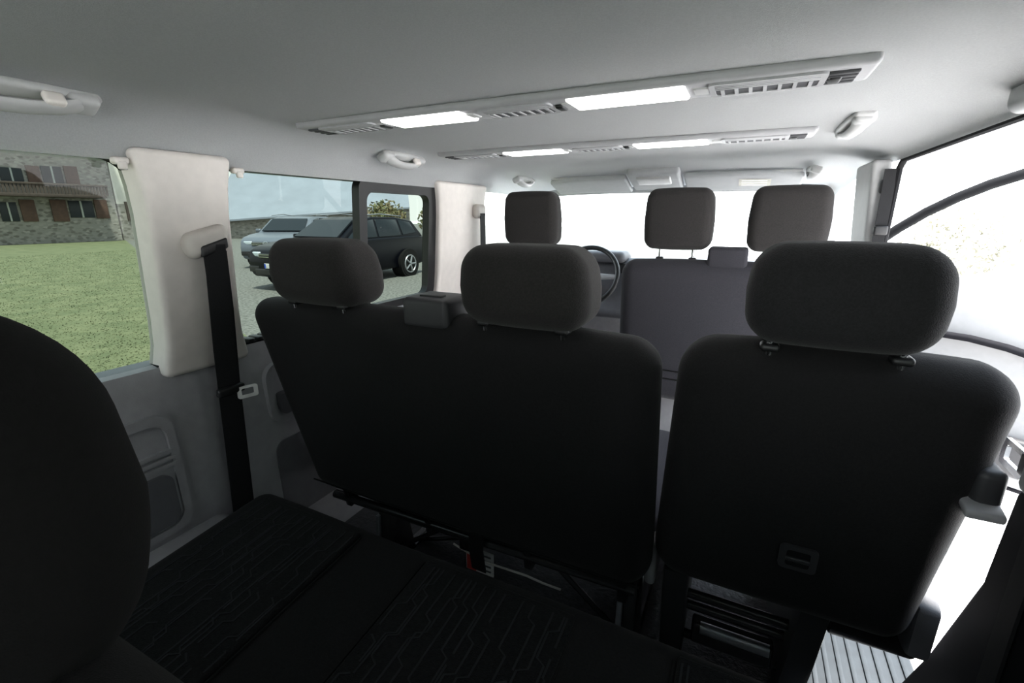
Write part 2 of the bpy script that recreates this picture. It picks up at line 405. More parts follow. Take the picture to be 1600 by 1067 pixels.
# ================================================================= ROOF CONSOLES
def make_console(loc, label):
    t = thing('roof_console', label, 'roof console', loc, group='lit roof consoles', local=True)
    b = NB(); rbox(b, (0, 0, -.005), (.63, .058, .010), .009, 3, 3); ob('housing', b, 'console', t)
    for s in (-1, 1):
        b = NB(); rbox(b, (s*.235, -.004, -.014), (.112, .046, .006), .005, 2, 2); ob('lamp_cover', b, 'lamp', t, label='glowing white lamp cover')
        b = NB(); rbox(b, (s*.372, 0, -.014), (.014, .022, .004), .003, 2, 2); ob('lamp_button', b, 'handle', t)
        b = NB(); rbox(b, (s*.115, 0, -.014), (.012, .020, .004), .003, 2, 2); ob('lamp_button', b, 'handle', t)
    for x, hw in ((0, .075), (-.475, .08), (.475, .08)):
        b = NB(); frame(b, rrect(x-hw-.01, x+hw+.01, -.045, .045, .012), rrect(x-hw, x+hw, -.036, .036, .008), lambda p, q, d: Vector((p, q, -.013-d)), 0, .006)
        v = ob('vent', b, 'console', t)
        b = NB(); box(b, x-hw, x+hw, -.005, .036, -.0175, -.0145); ob('cavity', b, 'console_dark', v)
        b = NB()
        for k in range(7):
            xx = x-hw+(k+.5)*2*hw/7; box(b, xx-.003, xx+.003, -.005, .036, -.0195, -.016)
        for k in range(3): box(b, x-hw, x+hw, -.036+k*.011, -.028+k*.011, -.0195, -.015, .001)
        ob('slat', b, 'console', v)
        b = NB(); rbox(b, (x+hw+.022, .005, -.017), (.009, .018, .005), .004, 2, 2); ob('switch', b, 'black', t)
    for s in (-1, 1):
        b = NB()
        for k in range(4): rbox(b, (s*(.585), -.03+k*.02, -.0155), (.022, .006, .004), .003, 2, 1)
        ob('end_grille', b, 'console_dark', t)
    return t
make_console((-.035, 1.0, 1.386), 'nearer lit console across the ceiling above the middle row headrests')
make_console((-.045, 1.66, 1.386), 'farther lit console across the ceiling, nearer the windscreen')

# ================================================================= GRAB HANDLES
def make_handle(loc, tilt, label, hook=False, ln=.115, drop=.026, group='ceiling grab handles'):
    t = thing('grab_handle', label, 'handle', loc, group=group, local=True)
    t.rotation_euler = (0, tilt, 0)
    b = NB(); rbox(b, (0, 0, -.004), (.028, ln*1.25, .010), .009, 3, 4, lambda p: Vector((p.x*(1-.25*(p.y/(ln*1.25))**4), p.y, p.z))); ob('base_plate', b, 'handle', t)
    pts = []; rad = []
    for i in range(15):
        a = -1+2*i/14; pts.append((.004, a*ln, -.012-drop*(1-abs(a)**2.6))); rad.append(.013 if abs(a) < .7 else .015)
    b = NB(); tube(b, pts, rad, 12, flat=(1.35, .75)); ob('grip', b, 'handle', t)
    for s in (-1, 1):
        b = NB(); rbox(b, (.003, s*ln*.98, -.012), (.023, .028, .013), .012, 3, 2); ob('mount', b, 'handle', t)
    if hook:
        b = NB(); rbox(b, (.022, ln*.60, -.026), (.008, .016, .012), .006, 2, 2); ob('coat_hook', b, 'light_trim', t)
    return t
make_handle((-.745, .39, 1.366), -.5, 'pale grab handle above the rear left window', True, .125)
make_handle((-.755, 1.485, 1.360), -.5, 'pale grab handle above the middle left window', True, .092)
make_handle((.660, 1.585, 1.388), .10, 'pale grab handle beside the right end of the nearer lit console', False, .125, .012)
make_handle((-.72, 2.50, 1.345), -.45, "pale grab handle above the driver's door", False, .085)
make_handle((.68, 2.56, 1.350), .3, 'pale grab handle above the front bench by the windscreen', False, .085)

# blind hooks at the window corners
for (y, lab) in ((.605, 'small pale hook at the front top corner of the rear left window'), (.880, 'small pale hook at the rear top corner of the sliding window'), (1.86, 'small pale hook at the front top corner of the sliding window')):
    b = NB(); rbox(b, (-.834, y, 1.268), (.011, .016, .008), .006, 3, 2)
    rbox(b, (-.826, y, 1.258), (.005, .009, .009), .004, 2, 2)
    ob('blind_hook', b, 'light_trim', label=lab, cat='hook', group='hooks over the left windows')

# ================================================================= SEATS
def headrest(parent, x, y, z, w, d, h, m='fabric', lean=.13, gap=.05, post=.09, rr=.30, gz=None, low=0):
    def f(p):
        k = p.z/(h/2)
        s = 1 - .06*max(0, k) - (.03+low)*max(0, -k)**1.4
        bul = 1 + .06*(1-(p.x/(w/2))**2)
        return Vector((p.x*s*(1+.015*(1-k*k)), p.y*bul*(1-.14*max(0, k)-low*1.1*max(0, -k)**1.4) - lean*p.z, p.z*(1+.04*(1-(p.x/(w/2))**2))))
    b = NB(); rbox(b, (x, y, z), (w/2, d/2, h/2), min(d, h)*rr, 5, 8, f)
    hr = ob('headrest', b, m, parent, ang=60)
    if gz is None: gz = z-h/2-gap*.75
    dy = -.035 if d > .14 else 0
    for s in (-1, 1):
        b = NB(); cyl(b, (x+s*post, y+dy, gz-.02), (x+s*post, y+dy-.005, z-h/2+.02), .006, n=12); ob('post', b, 'chrome', hr, label='chrome headrest post')
        b = NB(); rbox(b, (x+s*post, y+dy, gz-.002), (.015, .015, .007), .006, 2, 2); ob('post_guide', b, 'black', parent)
    return hr

def backrest(parent, x0, x1, z0, z1, yt, slope, th, m='fabric_back_shaded', inl=0, inr=0, name='backrest', r=.062):
    cx = (x0+x1)/2; hx = (x1-x0)/2; hz = (z1-z0)/2; zc = (z0+z1)/2
    def f(p):
        k = (hz-p.z)/(2*hz)
        x = p.x
        if x < 0: x *= 1 - inl/hx*k
        else: x *= 1 - inr/hx*k
        bul = .016*(1-(p.x/hx)**2)*(1-(p.z/hz)**2)
        y = p.y*(1+.35*k) + slope*(hz-p.z) + (-bul if p.y < 0 else bul)
        zz = p.z + .012*(1-(p.x/hx)**4)*sm(p.z/hz)
        return Vector((x, y, zz))
    b = NB(); rbox(b, (cx, yt, zc), (hx, th/2, hz), r, 5, 12, f)
    return ob(name, b, m, parent, ang=60), (lambda p: f(p)+Vector((cx, yt, zc)))

# ---- middle row bench (two places)
bench = thing('bench_seat', 'black two-place middle bench with two headrests, beside the left wall', 'seat', (-.24, 1.2, 0))
bk, fn = backrest(bench, -.855, .320, .305, .913, .908, .13, .135, inl=.16, inr=-.01)
b = NB(); tube(b, [fn(Vector((-.575+1.15*k/20, -.0672, -.262))) for k in range(21)], .0025, 6); ob('seam', b, 'seam', bk)
headrest(bench, -.557, .90, 1.006, .290, .165, .168, gz=.926)
headrest(bench, .040, .90, 1.006, .286, .165, .168, gz=.926)
b = NB(); rbox(b, (-.206, .908, .930), (.064, .058, .036), .014, 3, 2); ob('belt_outlet', b, 'dark', bench, label='boxy belt outlet on the backrest top')
b = NB(); rbox(b, (-.206, .89, .967), (.03, .012, .003), .002, 2, 1); ob('belt_slot', b, 'black', bench)
b = NB(); rbox(b, (-.20, 1.27, .37), (.53, .27, .085), .05, 4, 6); ob('cushion', b, 'fabric_doorlit', bench)
b = NB(); rbox(b, (.326, 1.20, .345), (.012, .22, .06), .01, 2, 3); ob('side_cover', b, 'panel', bench, label='grey plastic side cover')
b = NB(); tube(b, [(-.68, .955, .262), (-.2, .955, .270), (.30, .955, .282)], .014, 12); ob('cross_tube', b, 'metal_black', bench)
b = NB(); tube(b, [(-.66, 1.42, .25), (.30, 1.42, .25)], .016, 10); ob('cross_tube', b, 'metal_black', bench)
for x in (-.62, -.30, .02, .27):
    b = NB(); prism(b, [(.935, .33), (.985, .33), (.985, .24), (.950, .235)], 'x', x-.012, x+.012, .004); ob('bracket', b, 'metal_black', bench)
for x in (-.50, .28):
    b = NB(); prism(b, [(.98, .28), (1.05, .28), (1.10, .03), (1.46, .03), (1.44, .28), (1.52, .28), (1.52, 0), (.96, 0)], 'x', x-.022, x+.022, .006); ob('leg', b, 'metal_black', bench)
    b = NB(); prism(b, [(.955, .05), (1.0, .05), (.985, .22), (.965, .22)], 'x', x-.024, x-.010, .003); ob('leg_plate', b, 'rim', bench, label='bright metal edge plate on the leg')
for (p, q) in (((-.48, 1.02, .08), (-.22, 1.02, .27)), ((.02, 1.02, .26), (.27, 1.02, .06)), ((-.48, 1.1, .05), (.26, 1.3, .20))):
    b = NB(); cyl(b, p, q, .008, n=10); ob('brace', b, 'metal_black', bench)
b = NB(); strap(b, [(-.13, .938, .345), (-.13, .932, .26), (-.135, .955, .17)], (1, 0, 0), .045, .004); ob('pull_strap', b, 'belt', bench)
b = NB(); rbox(b, (-.175, .975, .235), (.035, .008, .030), .006, 2, 2); ob('latch_plate', b, 'metal_black', bench)
b = NB(); tube(b, [(-.24, .985, .20), (-.14, .98, .18), (0, .98, .185), (.05, .985, .175), (.10, .99, .17)], .003, 6); ob('release_cable', b, 'light_trim', bench, label='thin pale cable under the bench')
lt = NB(); box(lt, -.225, -.130, 1.03, 1.034, .085, .165); lb = ob('warning_label', lt, 'label_white', bench, label='red and white warning label')
b = NB(); box(b, -.222, -.190, 1.0275, 1.03, .088, .162); ob('red_panel', b, 'label_red', lb)
b = NB()
for k in range(4): box(b, -.183, -.138, 1.028, 1.03, .098+k*.017, .103+k*.017)
ob('text_line', b, 'label_ink', lb)
b = NB(); box(b, -.46, .24, 1.04, 1.40, .0, .05, .01); ob('floor_rail', b, 'rubber', bench)

# ---- middle row single seat
seat = thing('single_seat', 'black single middle seat with one headrest, by the open sliding doorway', 'seat', (.59, 1.2, 0))
bk, fn = backrest(seat, .354, .842, .375, .925, .925, .13, .14, inl=-.025, inr=.048)
headrest(seat, .588, .915, 1.024, .268, .165, .165, m='fabric_shaded', gz=.936)
b = NB(); rbox(b, (.60, 1.27, .41), (.235, .27, .085), .05, 4, 6); ob('cushion', b, 'fabric', seat)
# recessed release handle low on the rear face
hp = at(1246, 870, y=.875)
b = NB(); frame(b, rrect(hp.x-.030, hp.x+.030, hp.z-.026, hp.z+.026, .008), rrect(hp.x-.019, hp.x+.019, hp.z-.018, hp.z+.017, .005), lambda p, q, d: Vector((p, .874-.10*(q-hp.z)-d, q)), -.02, .007)
rh = ob('release_handle', b, 'dark', seat)
b = NB(); box(b, hp.x-.02, hp.x+.02, .870, .873, hp.z-.019, hp.z+.018); ob('recess', b, 'seal', rh)
b = NB(); rbox(b, (hp.x, .867, hp.z-.002), (.019, .003, .004), .002, 2, 1); ob('grip_bar', b, 'dark', rh)
# base
for x in (.385, .655):
    b = NB(); prism(b, [(.95, .37), (1.05, .37), (1.10, .30), (1.45, .30), (1.5, .0), (1.06, .0), (1.0, .18)], 'x', x-.028, x+.028, .01); ob('base_leg', b, 'dark', seat)
for z, y in ((.26, 1.03), (.20, 1.06), (.09, 1.08)):
    b = NB(); tube(b, [(.40, y, z), (.64, y, z)], .012, 10); ob('cross_tube', b, 'metal_black', seat)
b = NB(); rbox(b, (.52, 1.05, .145), (.09, .02, .03), .008, 2, 2); ob('mechanism', b, 'metal_black', seat)
b = NB(); cyl(b, (.45, 1.03, .17), (.60, 1.03, .17), .014, n=14); ob('spring', b, 'rim', seat)
# right side recliner and brackets
b = NB(); rbox(b, (.814, .918, .740), (.020, .052, .042), .014, 3, 3); rc = ob('recliner_cover', b, 'dark', seat)
b = NB(); rbox(b, (.808, .868, .722), (.024, .024, .007), .005, 2, 2, lambda p: Vector((p.x, p.y, p.z+.25*p.y))); ob('recliner_lever', b, 'console', rc, label='recliner lever, chrome reflection put into its pale grey')  # pale colour stands in for the bright reflection on chrome
b = NB(); prism(b, [(.93, .47), (1.03, .50), (1.06, .36), (1.0, .33), (.93, .36)], 'x', .795, .832, .01); ob('side_bracket', b, 'pocket', seat)
b = NB(); prism(b, [(.94, .36), (1.1, .36), (1.1, .33), (.96, .33)], 'x', .68, .82, .006); ob('under_plate', b, 'metal_black', seat)

# ---- front passenger bench
fb = thing('front_bench', 'dark grey front passenger bench with two headrests, under the right sun visor', 'seat', (.40, 2.3, 0))
bk, fn = backrest(fb, -.03, .765, .34, .965, 2.05, .12, .13, m='fabric_doorlit')
for z in (.46, .50):
    b = NB(); tube(b, [fn(Vector((-.385+.77*k/12, -.066, z-.6525))) for k in range(13)], .003, 6); ob('seam', b, 'seam', bk)
for x in (.188, .575): headrest(fb, x, 2.06, 1.135, .265, .12, .235, 'fabric', lean=.08, post=.065, rr=.32, gz=.978)
b = NB(); rbox(b, (.385, 2.05, .985), (.072, .05, .045), .014, 3, 2); ob('belt_outlet', b, 'fabric_doorlit', fb)
b = NB(); rbox(b, (.37, 2.35, .42), (.39, .27, .09), .05, 4, 5); ob('cushion', b, 'fabric', fb)
b = NB(); box(b, 0, .76, 2.15, 2.6, 0, .33, .02); ob('base', b, 'panel', fb)

# ---- driver's seat
ds = thing('driver_seat', "dark driver's seat with one tall headrest, ahead of the middle bench", 'seat', (-.46, 2.3, 0))
bk, fn = backrest(ds, -.70, -.22, .34, .965, 2.05, .12, .13, m='fabric_doorlit')
headrest(ds, -.465, 2.06, 1.135, .265, .12, .235, 'fabric', lean=.08, post=.065, rr=.32, gz=.978)
b = NB(); rbox(b, (-.46, 2.35, .42), (.235, .27, .09), .05, 4, 5); ob('cushion', b, 'fabric', ds)
b = NB(); box(b, -.66, -.26, 2.15, 2.6, 0, .33, .02); ob('base', b, 'panel', ds)

# ---- third row bench
rb = thing('rear_bench', 'black rear bench with line-patterned seat inserts, nearest the viewer', 'seat', (.05, .4, 0))
YC = .432; SL = .08; ZT = .430
def ztop(y): return ZT + SL*(y-YC)
def fc(p): return Vector((p.x, p.y, p.z + SL*p.y + .003*math.sin(p.x*9)))
b = NB(); rbox(b, (.03, YC, ZT-.08), (.675, .268, .08), .045, 5, 12, fc); ob('cushion', b, 'fabric_dark', rb)
for (x0, x1) in ((-.585, -.265), (-.08, .245), (.42, .67)):
    def fi(p): return Vector((p.x, p.y, p.z+SL*p.y))
    b = NB(); rbox(b, ((x0+x1)/2, YC-.005, ztop(YC-.005)+.002), ((x1-x0)/2, .232, .006), .005, 2, 4, fi); ins = ob('seat_insert', b, 'insert', rb, label='line-patterned seat insert')
    b = NB(); n = int((x1-x0)/.021)
    lanes = [x0+.012+i*(x1-x0-.024)/(n-1) for i in range(n)]
    step = lanes[1]-lanes[0]
    def lay(pts):
        if len(pts) > 1: strap(b, [(p, q, ztop(q)+.0088) for p, q in pts], (1, .15, 0), .0034, .0016)
    for i, lx in enumerate(lanes):
        y = .215; x = lx; pts = [(x, y)]
        while y < .63:
            y2 = min(.645, y+random.uniform(.03, .10)); pts.append((x, y2)); y = y2
            if y < .61 and random.random() < .85:
                nx = lx if abs(x-lx) > .001 else lx+random.choice((-1, 1))*step*.75
                nx = min(max(nx, x0+.008), x1-.008)
                y += abs(nx-x)*.55; pts.append((nx, y)); x = nx
            if random.random() < .2 and y < .57:
                lay(pts); y += .02; pts = [(x, y)]
        lay(pts)
    ob('stitching', b, 'stitch', ins)
for x in (-.26, -.085, .25, .415):
    b = NB(); tube(b, [(x, .20+.05*k, ztop(.20+.05*k)+.001) for k in range(10)], .0025, 6); ob('seam', b, 'seam', rb)
bk, fn = backrest(rb, -.62, .70, .36, .865, .045, .20, .13, m='fabric_dark')
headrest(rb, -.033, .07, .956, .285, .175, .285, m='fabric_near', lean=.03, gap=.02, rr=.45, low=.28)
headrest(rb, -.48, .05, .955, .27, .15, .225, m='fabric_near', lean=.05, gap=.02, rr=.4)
for x in (-.45, .5):
    b = NB(); prism(b, [(.20, .30), (.62, .30), (.58, 0), (.24, 0)], 'x', x-.025, x+.025, .006); ob('leg', b, 'metal_black', rb)

# ================================================================= SEAT BELTS
sb = thing('seat_belt', 'black seat belt hanging from the pillar between the left windows', 'seat belt', (-.81, .74, .30))
b = NB()
def fa(p): return Vector((p.x, p.y*(1-.25*max(0, -p.z/.035)), p.z + .25*p.y))
rbox(b, (-.818, .752, 1.085), (.024, .056, .033), .020, 4, 4, fa); ac = ob('anchor_cover', b, 'anchor', sb, label='pale rounded anchor cover')
b = NB(); rbox(b, (-.797, .760, 1.070), (.008, .036, .014), .006, 2, 2, lambda p: Vector((p.x, p.y, p.z+.3*p.y))); ob('belt_loop', b, 'black', ac)
b = NB(); strap(b, [(-.792, .757, 1.078), (-.789, .753, 1.0), (-.796, .742, .8), (-.80, .738, .68), (-.797, .728, .5), (-.792, .715, .30)], (.25, 1, 0), .053, .004)
ob('webbing', b, 'belt', sb)
b = NB(); strap(b, [(-.806, .770, 1.06), (-.812, .768, .9), (-.815, .755, .7), (-.81, .735, .32)], (.25, 1, 0), .048, .003); ob('webbing', b, 'belt', sb)
b = NB(); rbox(b, (-.787, .735, .685), (.010, .038, .012), .007, 2, 2); tg = ob('tongue', b, 'black', sb)
b = NB(); frame(b, rrect(.748, .798, .653, .688, .006), rrect(.757, .789, .662, .681, .004), lambda y, z, d: Vector((-.783+d+.3*(y-.746), y, z)), 0, .004); ob('tongue_plate', b, 'label_white', tg, label='bright latch plate')

sb2 = thing('seat_belt', "black seat belt on the pillar behind the driver's seat", 'seat belt', (-.80, 2.15, 0))
b = NB(); rbox(b, (-.806, 2.15, 1.17), (.02, .045, .035), .018, 3, 3); ob('anchor_cover', b, 'anchor', sb2)
b = NB(); strap(b, [(-.786, 2.15, 1.16), (-.785, 2.15, .9), (-.79, 2.13, .4), (-.80, 2.12, .0)], (0, 1, 0), .048, .004); ob('webbing', b, 'belt', sb2)

sb3 = thing('seat_belt', 'black seat belt hanging along the grey pillar by the open front door', 'seat belt', (.84, 2.045, 0))
b = NB(); rbox(b, (.850, 2.047, 1.245), (.020, .014, .024), .010, 3, 3); ob('anchor_cover', b, 'dark', sb3)
b = NB(); strap(b, [(.850, 2.036, 1.30), (.852, 2.032, 1.15), (.852, 2.032, 1.0), (.852, 2.035, .0)], (1, 0, 0), .034, .004); ob('webbing', b, 'belt', sb3)
b = NB(); rbox(b, (.852, 2.028, 1.10), (.020, .008, .016), .006, 2, 2); ob('tongue', b, 'black', sb3)

sb4 = thing('seat_belt', 'black seat belt with metal tongue at the right edge, beside the single seat', 'seat belt', (.84, .83, 0))
b = NB(); strap(b, [(.838, .78, 1.30), (.840, .79, .95), (.842, .80, .80), (.842, .80, .60), (.842, .79, .0)], (.1, 1, 0), .05, .004); ob('webbing', b, 'belt', sb4)
b = NB(); rbox(b, (.850, .850, .795), (.007, .042, .018), .006, 2, 2); tg = ob('tongue', b, 'black', sb4)
b = NB()
frame(b, rrect(.882, .950, .768, .812, .006), rrect(.894, .938, .779, .803, .004), lambda y, z, d: Vector((.850+d, y, z)), -.003, .003); ob('tongue_plate', b, 'chrome', tg, label='chrome latch plate')

# ================================================================= CAB
dash = thing('dashboard', 'dark dashboard beneath the windscreen', 'dashboard', (0, 3.15, .45))
def fd(p): return Vector((p.x, p.y - .10*sm(-p.z/.2), p.z))
b = NB(); rbox(b, (0, 3.17, .70), (.86, .22, .19), .07, 4, 8, fd); ob('body', b, 'pocket', dash)
b = NB(); rbox(b, (-.40, 2.98, .90), (.19, .11, .035), .03, 4, 4); ob('instrument_hood', b, 'pocket', dash)
b = NB(); rbox(b, (0, 2.90, .72), (.12, .02, .07), .012, 2, 3); ob('screen', b, 'black', dash)
for s in (-.10, .10):
    b = NB(); rbox(b, (s*1.9, 2.93, .83), (.06, .015, .03), .01, 2, 2); ob('air_vent', b, 'black', dash)

sw = thing('steering_wheel', "dark three-spoke steering wheel ahead of the driver's seat", 'steering wheel', (-.392, 2.72, .80), local=True)
sw.rotation_euler = (math.radians(62), 0, 0)
b = NB(); tube(b, [(.182*math.cos(2*PI*i/40), .182*math.sin(2*PI*i/40), 0) for i in range(40)], .015, 10, closed=True); ob('rim', b, 'black', sw)
b = NB(); rbox(b, (0, 0, -.01), (.06, .05, .02), .018, 3, 3); ob('hub', b, 'black', sw)
for a in (0, 180, 270):
    c, s = math.cos(math.radians(a)), math.sin(math.radians(a))
    b = NB(); tube(b, [(c*.05, s*.05, -.008), (c*.177, s*.177, 0)], [.022, .014], 8, flat=(1, .4)); ob('spoke', b, 'console', sw)
b = NB(); cyl(b, (0, 0, -.02), (0, 0, -.24), .035, n=14); ob('column', b, 'black', sw)

def visor(x0, x1, label):
    t = thing('sun_visor', label, 'sun visor', ((x0+x1)/2, 2.69, 1.31), group='front sun visors')
    xc = (x0+x1)/2; sg = 1 if xc > 0 else -1; hw = (x1-x0)/2
    def f(p):      # outer lower corner rounded upwards to follow the arched header
        e = max(0, sg*p.x/hw)
        return Vector((p.x, p.y*(1-.18*e**3), p.z - .30*p.y*(1-.18*e**3) - .010*e**2))
    b = NB(); rbox(b, (xc, 2.69, 1.318), (hw, .10, .014), .012, 3, 8, f); ob('flap', b, 'header', t)
    b = NB(); cyl(b, (x0+.01, 2.60, 1.35), (x1-.01, 2.60, 1.35), .006, n=8); ob('pivot_rod', b, 'handle', t)
    return t, f
visor(-.60, -.165, "pale sun visor on the driver's side, left of the overhead unit")
vt, vf = visor(.125, .65, 'pale sun visor with a warning sticker, right of the overhead unit')
b = NB()
def onv(p, q): v = vf(Vector((p, q, -.0160))); return (v.x+.3875, v.y+2.69, v.z+1.318)
sheet(b, [onv(-.01, -.06), onv(.13, -.06), onv(.13, .03), onv(-.01, .03)]); st = ob('sticker', b, 'label_yellow', vt, label='pale yellow sticker')
b = NB()
for k in range(3):
    q = -.045+k*.028
    p0 = onv(.002, q); p1 = onv(.115, q); p2 = onv(.115, q+.010); p3 = onv(.002, q+.010)
    sheet(b, [(p[0], p[1]-.0004, p[2]-.0006) for p in (p0, p1, p2, p3)])
ob('text_line', b, 'label_white', st)

oc = thing('overhead_unit', 'pale overhead lamp unit between the two sun visors', 'overhead unit', (-.02, 2.62, 1.33))
def fo(p): return Vector((p.x, p.y, p.z - .28*p.y))
b = NB(); rbox(b, (-.02, 2.64, 1.338), (.130, .12, .022), .016, 3, 4, fo); ob('housing', b, 'header', oc)
b = NB(); rbox(b, (-.02, 2.60, 1.326), (.085, .045, .010), .008, 2, 3, fo); ob('lamp_cover', b, 'handle', oc)
b = NB(); cyl(b, (-.02, 2.74, 1.30), (-.02, 2.80, 1.24), .009, n=10); ob('mirror_stem', b, 'black', oc)

# open front passenger door
HX, HY = .93, 3.12; PH = math.radians(60)
fdoor = thing('front_door', 'opened front passenger door with black window frame, outside the right doorway', 'car door', (HX, HY, -.05), local=True)
fdoor.rotation_euler = (0, 0, -(PI/2-PH))    # local +x runs along the opened door
b = NB()
pr = [(0, 0), (1.05, 0), (1.10, .45), (1.10, .92), (.02, .92), (0, .6)]
prism(b, pr, 'y', -.055, .03, .02, 2); ob('panel', b, 'door_panel', fdoor)
b = NB(); tube(b, [(0, 0, .92), (.10, 0, 1.02), (.22, 0, 1.135), (.32, 0, 1.216), (.42, 0, 1.280), (.52, 0, 1.332), (.63, 0, 1.375), (.80, 0, 1.415), (1.02, 0, 1.415), (1.08, 0, 1.36), (1.10, 0, .92)], .023, 10, flat=(1, 1)); ob('window_frame', b, 'seal', fdoor)
b = NB(); sheet(b, [(0, 0, .92), (.42, 0, 1.28), (.63, 0, 1.385), (.80, 0, 1.42), (1.02, 0, 1.42), (1.10, 0, .92)]); ob('pane', b, 'glass_clear', fdoor)
b = NB(); rbox(b, (.66, -.08, .66), (.20, .026, .013), .010, 3, 3, lambda p: Vector((p.x, p.y, p.z-.25*max(0, p.x)))); ob('armrest', b, 'matt_dark', fdoor)
b = NB(); rbox(b, (.55, -.06, .16), (.35, .03, .09), .02, 3, 3); ob('door_pocket', b, 'dark', fdoor)
b = NB(); tube(b, [(.02, -.04, .01), (1.04, -.04, .01), (1.09, -.04, .44), (1.09, -.04, .90)], .018, 8); ob('edge_seal', b, 'matt_dark', fdoor)
b = NB(); rbox(b, (.20, -.065, .78), (.06, .012, .02), .008, 2, 2); ob('door_handle', b, 'chrome', fdoor)

# ================================================================= OUTSIDE
GZ = -.5
bm = NB(); sheet(bm, [(-90, -40, GZ), (90, -40, GZ), (90, 120, GZ), (-90, 120, GZ)])
ob('ground', bm, 'gravel', kind=ST, label='pale gravel ground around the van', cat='ground')
bm = NB(); sheet(bm, [(-1.6, -38, GZ+.012), (-1.6, 2.3, GZ+.012), (-88, 1.5+.42*88.4, GZ+.012), (-88, -38, GZ+.012)])
ob('lawn', bm, 'grass', kind=ST, label='green lawn outside the left windows', cat='lawn')
bm = NB(); sheet(bm, [(-1.6, 2.3, GZ+.006), (-1.6, 60, GZ+.006), (-60, 80, GZ+.006), (-88, 1.5+.42*88.4, GZ+.006)])
ob('parking_area', bm, 'gravel_dark', kind=ST, label='grey gravel parking area beside the lawn', cat='parking area')
# grass blades on the near part of the lawn
bm = NB()
for i in range(36000):
    d = 2.2+24*random.random()**1.5
    x = -.5-d; y = d*random.uniform(.22, .62)
    if y > 1.4+.42*(d+.9): continue
    h = random.uniform(.006, .018); a = random.random()*PI; w = random.uniform(.004, .008)*(1+d*.06)
    lx, ly = random.uniform(-.03, .03), random.uniform(-.03, .03)
    z = GZ+.012
    bm.faces.new([bm.verts.new((x-w*math.cos(a), y-w*math.sin(a), z)), bm.verts.new((x+w*math.cos(a), y+w*math.sin(a), z)), bm.verts.new((x+lx, y+ly, z+h))])
ob('grass', bm, 'blade', kind='stuff', label='short uneven grass blades on the lawn outside the rear left window', cat='grass')

# stone house
HXW = -37.5
def hp_(u, v): p = at(u, v, x=HXW); return p.y, p.z
y0, _ = hp_(-110, 300); y1, _ = hp_(176, 300)
house = thing('stone_house', 'stone house with brown shutters and a wooden balcony, beyond the lawn', 'house', (HXW-4, (y0+y1)/2, GZ))
b = NB(); box(b, HXW-9, HXW, y0, y1, GZ, 6.2); ob('wall', b, 'stone', house)
b = NB(); prism(b, [(HXW-9.8, 6.0), (HXW+1.2, 5.6), (HXW+1.2, 5.8), (HXW-4.5, 8.6), (HXW-9.8, 6.2)], 'y', y0-.6, y1); ob('roof', b, 'roof_slate', house)
def hbox(u0, u1, v0, v1, d0, d1):
    vm = (v0+v1)/2; um = (u0+u1)/2
    ya, yb = hp_(u0, vm)[0], hp_(u1, vm)[0]; za, zb = hp_(um, v1)[1], hp_(um, v0)[1]
    bb = NB(); box(bb, HXW+d0, HXW+d1, ya, yb, za, zb, .01); return bb
for r in ((66, 98, 260, 292), (0, 28, 316, 346), (108, 146, 314, 340), (-60, -30, 260, 292), (0, 36, 262, 290)):
    w = ob('window', hbox(*r, -.05, .05), 'pane', house)
    cy = (r[0]+r[1])/2
    ob('casement', hbox(cy-1.5, cy+1.5, r[2], r[3], .05, .09), 'curtain', w)
for r in ((42, 63, 259, 292), (101, 122, 260, 292), (32, 56, 312, 346), (80, 105, 312, 346), (148, 168, 312, 341), (-90, -62, 260, 292)):
    ob('shutter', hbox(*r, .03, .10), 'wood_red', house, label='brown wooden shutter')
ob('balcony_floor', hbox(-110, 150, 302, 307, 0, 1.3), 'wood_dark', house)
ob('balcony_rail', hbox(-110, 150, 285, 288, 1.2, 1.3), 'wood_dark', house)
b = NB(); ya = hp_(-110, 295)[0]; yb = hp_(150, 295)[0]; za = hp_(70, 304)[1]; zb = hp_(70, 287)[1]; n = 46
for i in range(n):
    yy = ya+(yb-ya)*i/(n-1); box(b, HXW+1.22, HXW+1.27, yy-.055, yy+.055, za, zb)
ob('balcony_baluster', b, 'wood_dark', house)
# white house beside it
wy0 = y1+.10; wy1 = wy0+5
wh = thing('white_house', 'pale plastered house on a stone base, right of the balconied house', 'house', (HXW-6, (wy0+wy1)/2, GZ))
b = NB(); box(b, HXW-10, HXW-.05, wy0, wy1, 1.9, 7.0); ob('upper_wall', b, 'plaster', wh)
b = NB(); box(b, HXW-10, HXW, wy0, wy1, GZ, 1.9); ob('base_wall', b, 'stone', wh)
b = NB(); prism(b, [(HXW-10.5, 6.9), (HXW+.6, 6.9), (HXW-5.0, 9.2)], 'y', wy0, wy1+.3); ob('roof', b, 'roof_slate', wh)
p = (wy0+1.6, hp_(205, 330)[1])
b = NB(); box(b, HXW-.05, HXW+.05, p[0]-.5, p[0]+.5, p[1]-.6, p[1]+.6); ob('window', b, 'pane', wh)
for s in (-1, 1):
    b = NB(); box(b, HXW-.02, HXW+.10, p[0]+s*.85-.32, p[0]+s*.85+.32, p[1]-.62, p[1]+.62); ob('shutter', b, 'wood_dark', wh)

